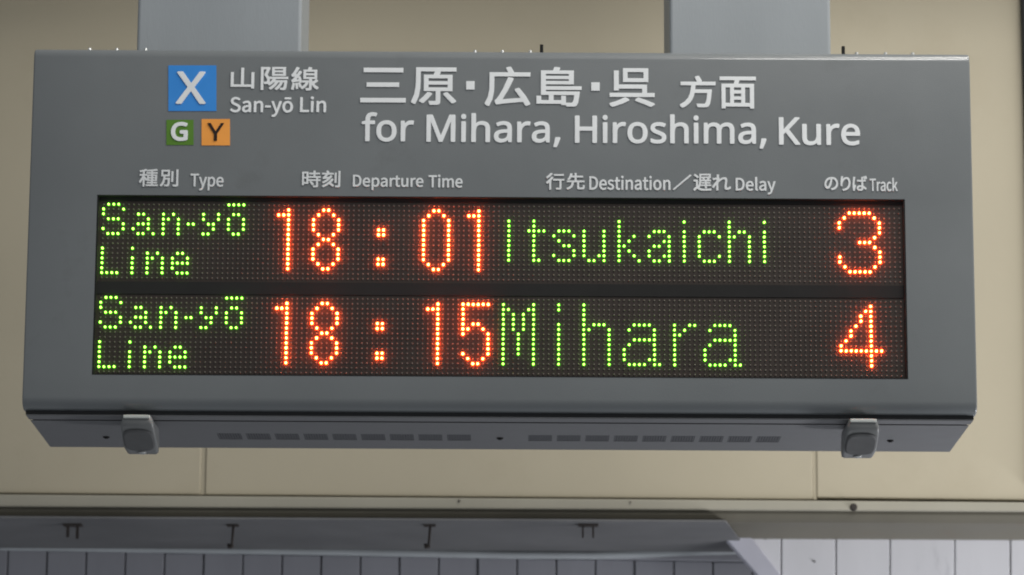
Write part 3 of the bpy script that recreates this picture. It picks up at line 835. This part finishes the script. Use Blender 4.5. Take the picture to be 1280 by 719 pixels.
def badge(x0, x1, y0, y1, m, ch, bx, lm, w, label):
    P = [at(x0, y1), at(x1, y1), at(x1, y0), at(x0, y0)]
    bm = bmesh.new()
    slab(bm, [Vector((p.x, -.0006, p.z)) for p in P], .0005)
    b = from_bm('line_badge', bm, M[m], board)
    b['label'] = label
    lettering('letter', None, fit(outlines('m' if ch != 'Y' else 'm', ch, 0, 0, 1, 1), *bx), w, M[lm], b, yoff=-.0006)


badge(210.5, 270.5, 82, 139, 'blue', 'X', (221, 256.8, 90.8, 129.4), 'white', .0010, 'blue square badge with white X')
badge(208, 242, 150, 181.5, 'green', 'G', (215, 233.7, 154, 175.5), 'white', .0012, 'green square badge with white G')
badge(252, 287.5, 149, 182, 'orange', 'Y', (259.6, 279.6, 154.5, 176), 'dark', .0003, 'orange square badge with black Y')

# ------------------------------------------------------------------ dot matrix rows
P = .00629
LY = .0062          # face of the LED boards behind the opening


def build_leds(cells, row0, r, h, seg, rings, halo=0):
    """round-nosed LED lenses at (row, col) cells, one mesh"""
    V, F, CF = [], [], []
    for (rw, cl) in cells:
        cx, cz = cl * P, -(row0 + rw) * P
        if halo:
            cx += random.gauss(0, .00006)
            cz += random.gauss(0, .00006)
            r = (.00132 if halo > .0025 else .00112) * random.uniform(.9, 1.07)
        base = len(V)
        prof_ = [(r, 0.0), (r, h * .45)] + [(r * math.cos(R(90) * k / rings), h * .45 + h * .55 * math.sin(R(90) * k / rings)) for k in range(1, rings)]
        for rad, dy in prof_:
            for s in range(seg):
                a = 2 * math.pi * s / seg
                V.append((cx + rad * math.cos(a), LY - dy, cz + rad * math.sin(a)))
        tip = len(V)
        V.append((cx, LY - h, cz))
        if halo:  # flat glowing disc imitating bloom around the lens
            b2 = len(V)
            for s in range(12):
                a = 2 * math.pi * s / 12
                V.append((cx + halo * math.cos(a), LY - .0001, cz + halo * math.sin(a)))
                V.append((cx + halo * .9 * math.cos(a), LY - .0005, cz + halo * .9 * math.sin(a)))
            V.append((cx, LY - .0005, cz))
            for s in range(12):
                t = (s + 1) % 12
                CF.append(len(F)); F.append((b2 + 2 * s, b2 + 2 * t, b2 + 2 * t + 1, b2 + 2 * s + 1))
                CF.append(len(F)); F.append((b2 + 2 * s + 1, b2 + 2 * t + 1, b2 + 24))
        for k in range(len(prof_) - 1):
            for s in range(seg):
                s2 = (s + 1) % seg
                F.append((base + k * seg + s, base + k * seg + s2, base + (k + 1) * seg + s2, base + (k + 1) * seg + s))
        k = (len(prof_) - 1) * seg
        for s in range(seg):
            F.append((base + k + s, base + k + (s + 1) % seg, tip))
    me = bpy.data.meshes.new('leds')
    me.from_pydata(V, [], F)
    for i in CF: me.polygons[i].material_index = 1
    me.update()
    bm = bmesh.new(); bm.from_mesh(me); bmesh.ops.recalc_face_normals(bm, faces=bm.faces); bm.to_mesh(me); bm.free()
    return me


def B(s, c0):
    """'row:cols ...' -> cells; cols a-b range or comma list; row r or r-s"""
    out = []
    for tok in s.split():
        r_, c_ = tok.split(':')
        a, b = (r_.split('-') + [r_])[:2] if '-' in r_ else (r_, r_)
        cols = []
        for q in c_.split(','):
            if '-' in q:
                u, v = q.split('-')
                cols += range(int(u), int(v) + 1)
            else:
                cols.append(int(q))
        for rr_ in range(int(a), int(b) + 1):
            out += [(rr_, c0 + c) for c in cols]
    return out


S_ = '0:1-3 1:0,4 2:0 3:1-3 4:4 5:0,4 6:1-3'
SANYO = [('S', S_, 0), ('a', '2:1,2 3:3 4:1-3 5:0,3 6:1,2,4', 6), ('n', '2:0,2 3:0,1,3 4-6:0,3', 12), ('hyphen', '4:0,1', 17),
         ('y', '2-3:0,3 4:1,2 5:2 6:0,1', 20), ('o with bar', '0:0-3 2:1,2 3-5:0,3 6:1,2', 25)]
LINE = [('L', '9-13:0 14:0-3', 0), ('i', '9:0 11-14:0', 6), ('n', '10:0,2 11:0,1,3 12-14:0,3', 9), ('e', '10:1,2 11:0,3 12:0-3 13:0 14:1-3', 14)]
D1 = '1-13:2 2:0,1'
D8 = '1:2,3 2:1,4 3-5:0,5 6:1,4 7:2,3 8:1,4 9-11:0,5 12:1,4 13:2,3'
COL = '5-6:0,1 11-12:0,1'
D0 = '1:2,3 2:1,4 3-11:0,5 12:1,4 13:2,3'
D5 = '1:0-5 2-4:0 5:0,2,3 6:0,1,4 7:0,5 8-10:5 11:0,5 12:1,4 13:2,3'
RED1 = [('1', D1, 35), ('8', D8, 42), ('colon', COL, 55), ('0', D0, 64), ('1', D1, 73),
        ('3', '1:2-6 2:1,7 3-4:0,8 5:8 6:7 7:4-6 8:7 9:8 10-11:0,8 12:1,7 13:2-6', 147)]
RED2 = [('1', D1, 35), ('8', D8, 42), ('colon', COL, 55), ('1', D1, 65), ('5', D5, 72),
        ('4', '1:6 2:5,6 3-4:4,6 5:3,6 6-7:2,6 8:1,6 9:0,6 10:0-8 11-13:6', 147)]
GRN1 = [('I', '3-11:0', 81), ('t', '3-4:1 5:0-3 6-10:1 11:1,2', 85), ('s', '5:1-3 6:0,4 7:1 8:2,3 9:4 10:0,4 11:1-3', 90),
        ('u', '5-9:0,4 10:0,3,4 11:1,2,4', 96), ('k', '3-5:0 6:0,3 7:0,2 8:0,1 9:0,2 10:0,3 11:0,4', 103),
        ('a', '5:1-3 6:0,4 7:3,4 8:1,2,4 9:0,4 10:0,3,4 11:1,2,4', 109), ('i', '3:0 5-11:0', 116),
        ('c', '5:1-3 6:0,4 7-9:0 10:0,4 11:1-3', 119), ('h', '3-4:0 5:0,2,3 6:0,1,4 7-11:0,4', 125), ('i', '3:0 5-11:0', 132)]
A2 = '5:2-5 6:1,6 7:6 8:2-6 9:1,6 10-11:0,6 12:0,5,6 13:1-4,6,7'
GRN2 = [('M', '1:0,6 2:0,1,5,6 3-6:0,2,4,6 7-11:0,3,6 12-13:0,6', 80), ('i', '1-2:0 5-13:0', 91), ('h', '1-4:0 5:0,2-4 6:0,1,5 7-13:0,5', 96),
        ('a', A2, 104), ('r', '5:0,3,4 6:0,2 7:0,1 8-13:0', 114), ('a', A2, 120)]

for row0, greens, reds, what in ((0, SANYO + LINE + GRN1, RED1, 'upper'), (19.05, SANYO + LINE + GRN2, RED2, 'lower')):
    z1, z0 = -(row0 - .75) * P, -(row0 + 15.75) * P
    bd = box('led_panel', (HX0 + .001, HX1 - .001, LY, LY + .004, z0, z1), M['board'], board)
    bd['label'] = what + ' dot-matrix row of the display'
    lit = set()
    for lst, mm, mc, col in ((greens, M['ledg'], M['halog'], 'green'), (reds, M['ledr'], M['halor'], 'red')):
        for nm, pat, c0 in lst:
            cells = B(pat, c0)
            lit |= set(cells)
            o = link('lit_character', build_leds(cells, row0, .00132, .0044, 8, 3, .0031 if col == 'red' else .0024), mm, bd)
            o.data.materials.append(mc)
            if nm == 'hyphen': o['kind'] = 'stuff'
            o['label'] = '%s lit %s of dots' % (col, nm if nm in ('colon', 'hyphen', 'o with bar') else ('digit ' if nm.isdigit() else 'letter ') + nm)
    un = [(r, c) for r in range(16) for c in range(160) if (r, c) not in lit]
    o = link('unlit_dots', build_leds(un, row0, .00118, .0016, 6, 2), M['unlit'], bd)
    o['kind'] = 'stuff'
bars = [(-(19.05 - .75) * P, -15.75 * P, 'divider_bar'), (.75 * P, HZ1 - .0004, 'top_bar'), (HZ0 + .0004, -(19.05 + 15.75) * P, 'bottom_bar')]
for a, b, nm in bars:
    if b > a:
        box(nm, (HX0 + .001, HX1 - .001, LY - .0012, LY + .004, a + .0002, b - .0002), M['bar'], board)
box('display_back', (HX0 - .004, HX1 + .004, LY + .0045, LY + .0065, HZ0 - .004, HZ1 + .004), M['black'], board)
for z0, z1 in ((HZ0 + .0001, HZ0 + .0012), (HZ1 - .0012, HZ1 - .0001)):
    box('edge_gasket', (HX0 + .0001, HX1 - .0001, -.0002, LY - .0014, z0, z1), M['black'], board)
for x0, x1 in ((HX0, HX0 + .0022), (HX1 - .0022, HX1)):
    box('edge_gasket', (x0 + .0002, x1 - .0002, .0004, LY + .0042, HZ0 + .0003, HZ1 - .0003), M['black'], board)
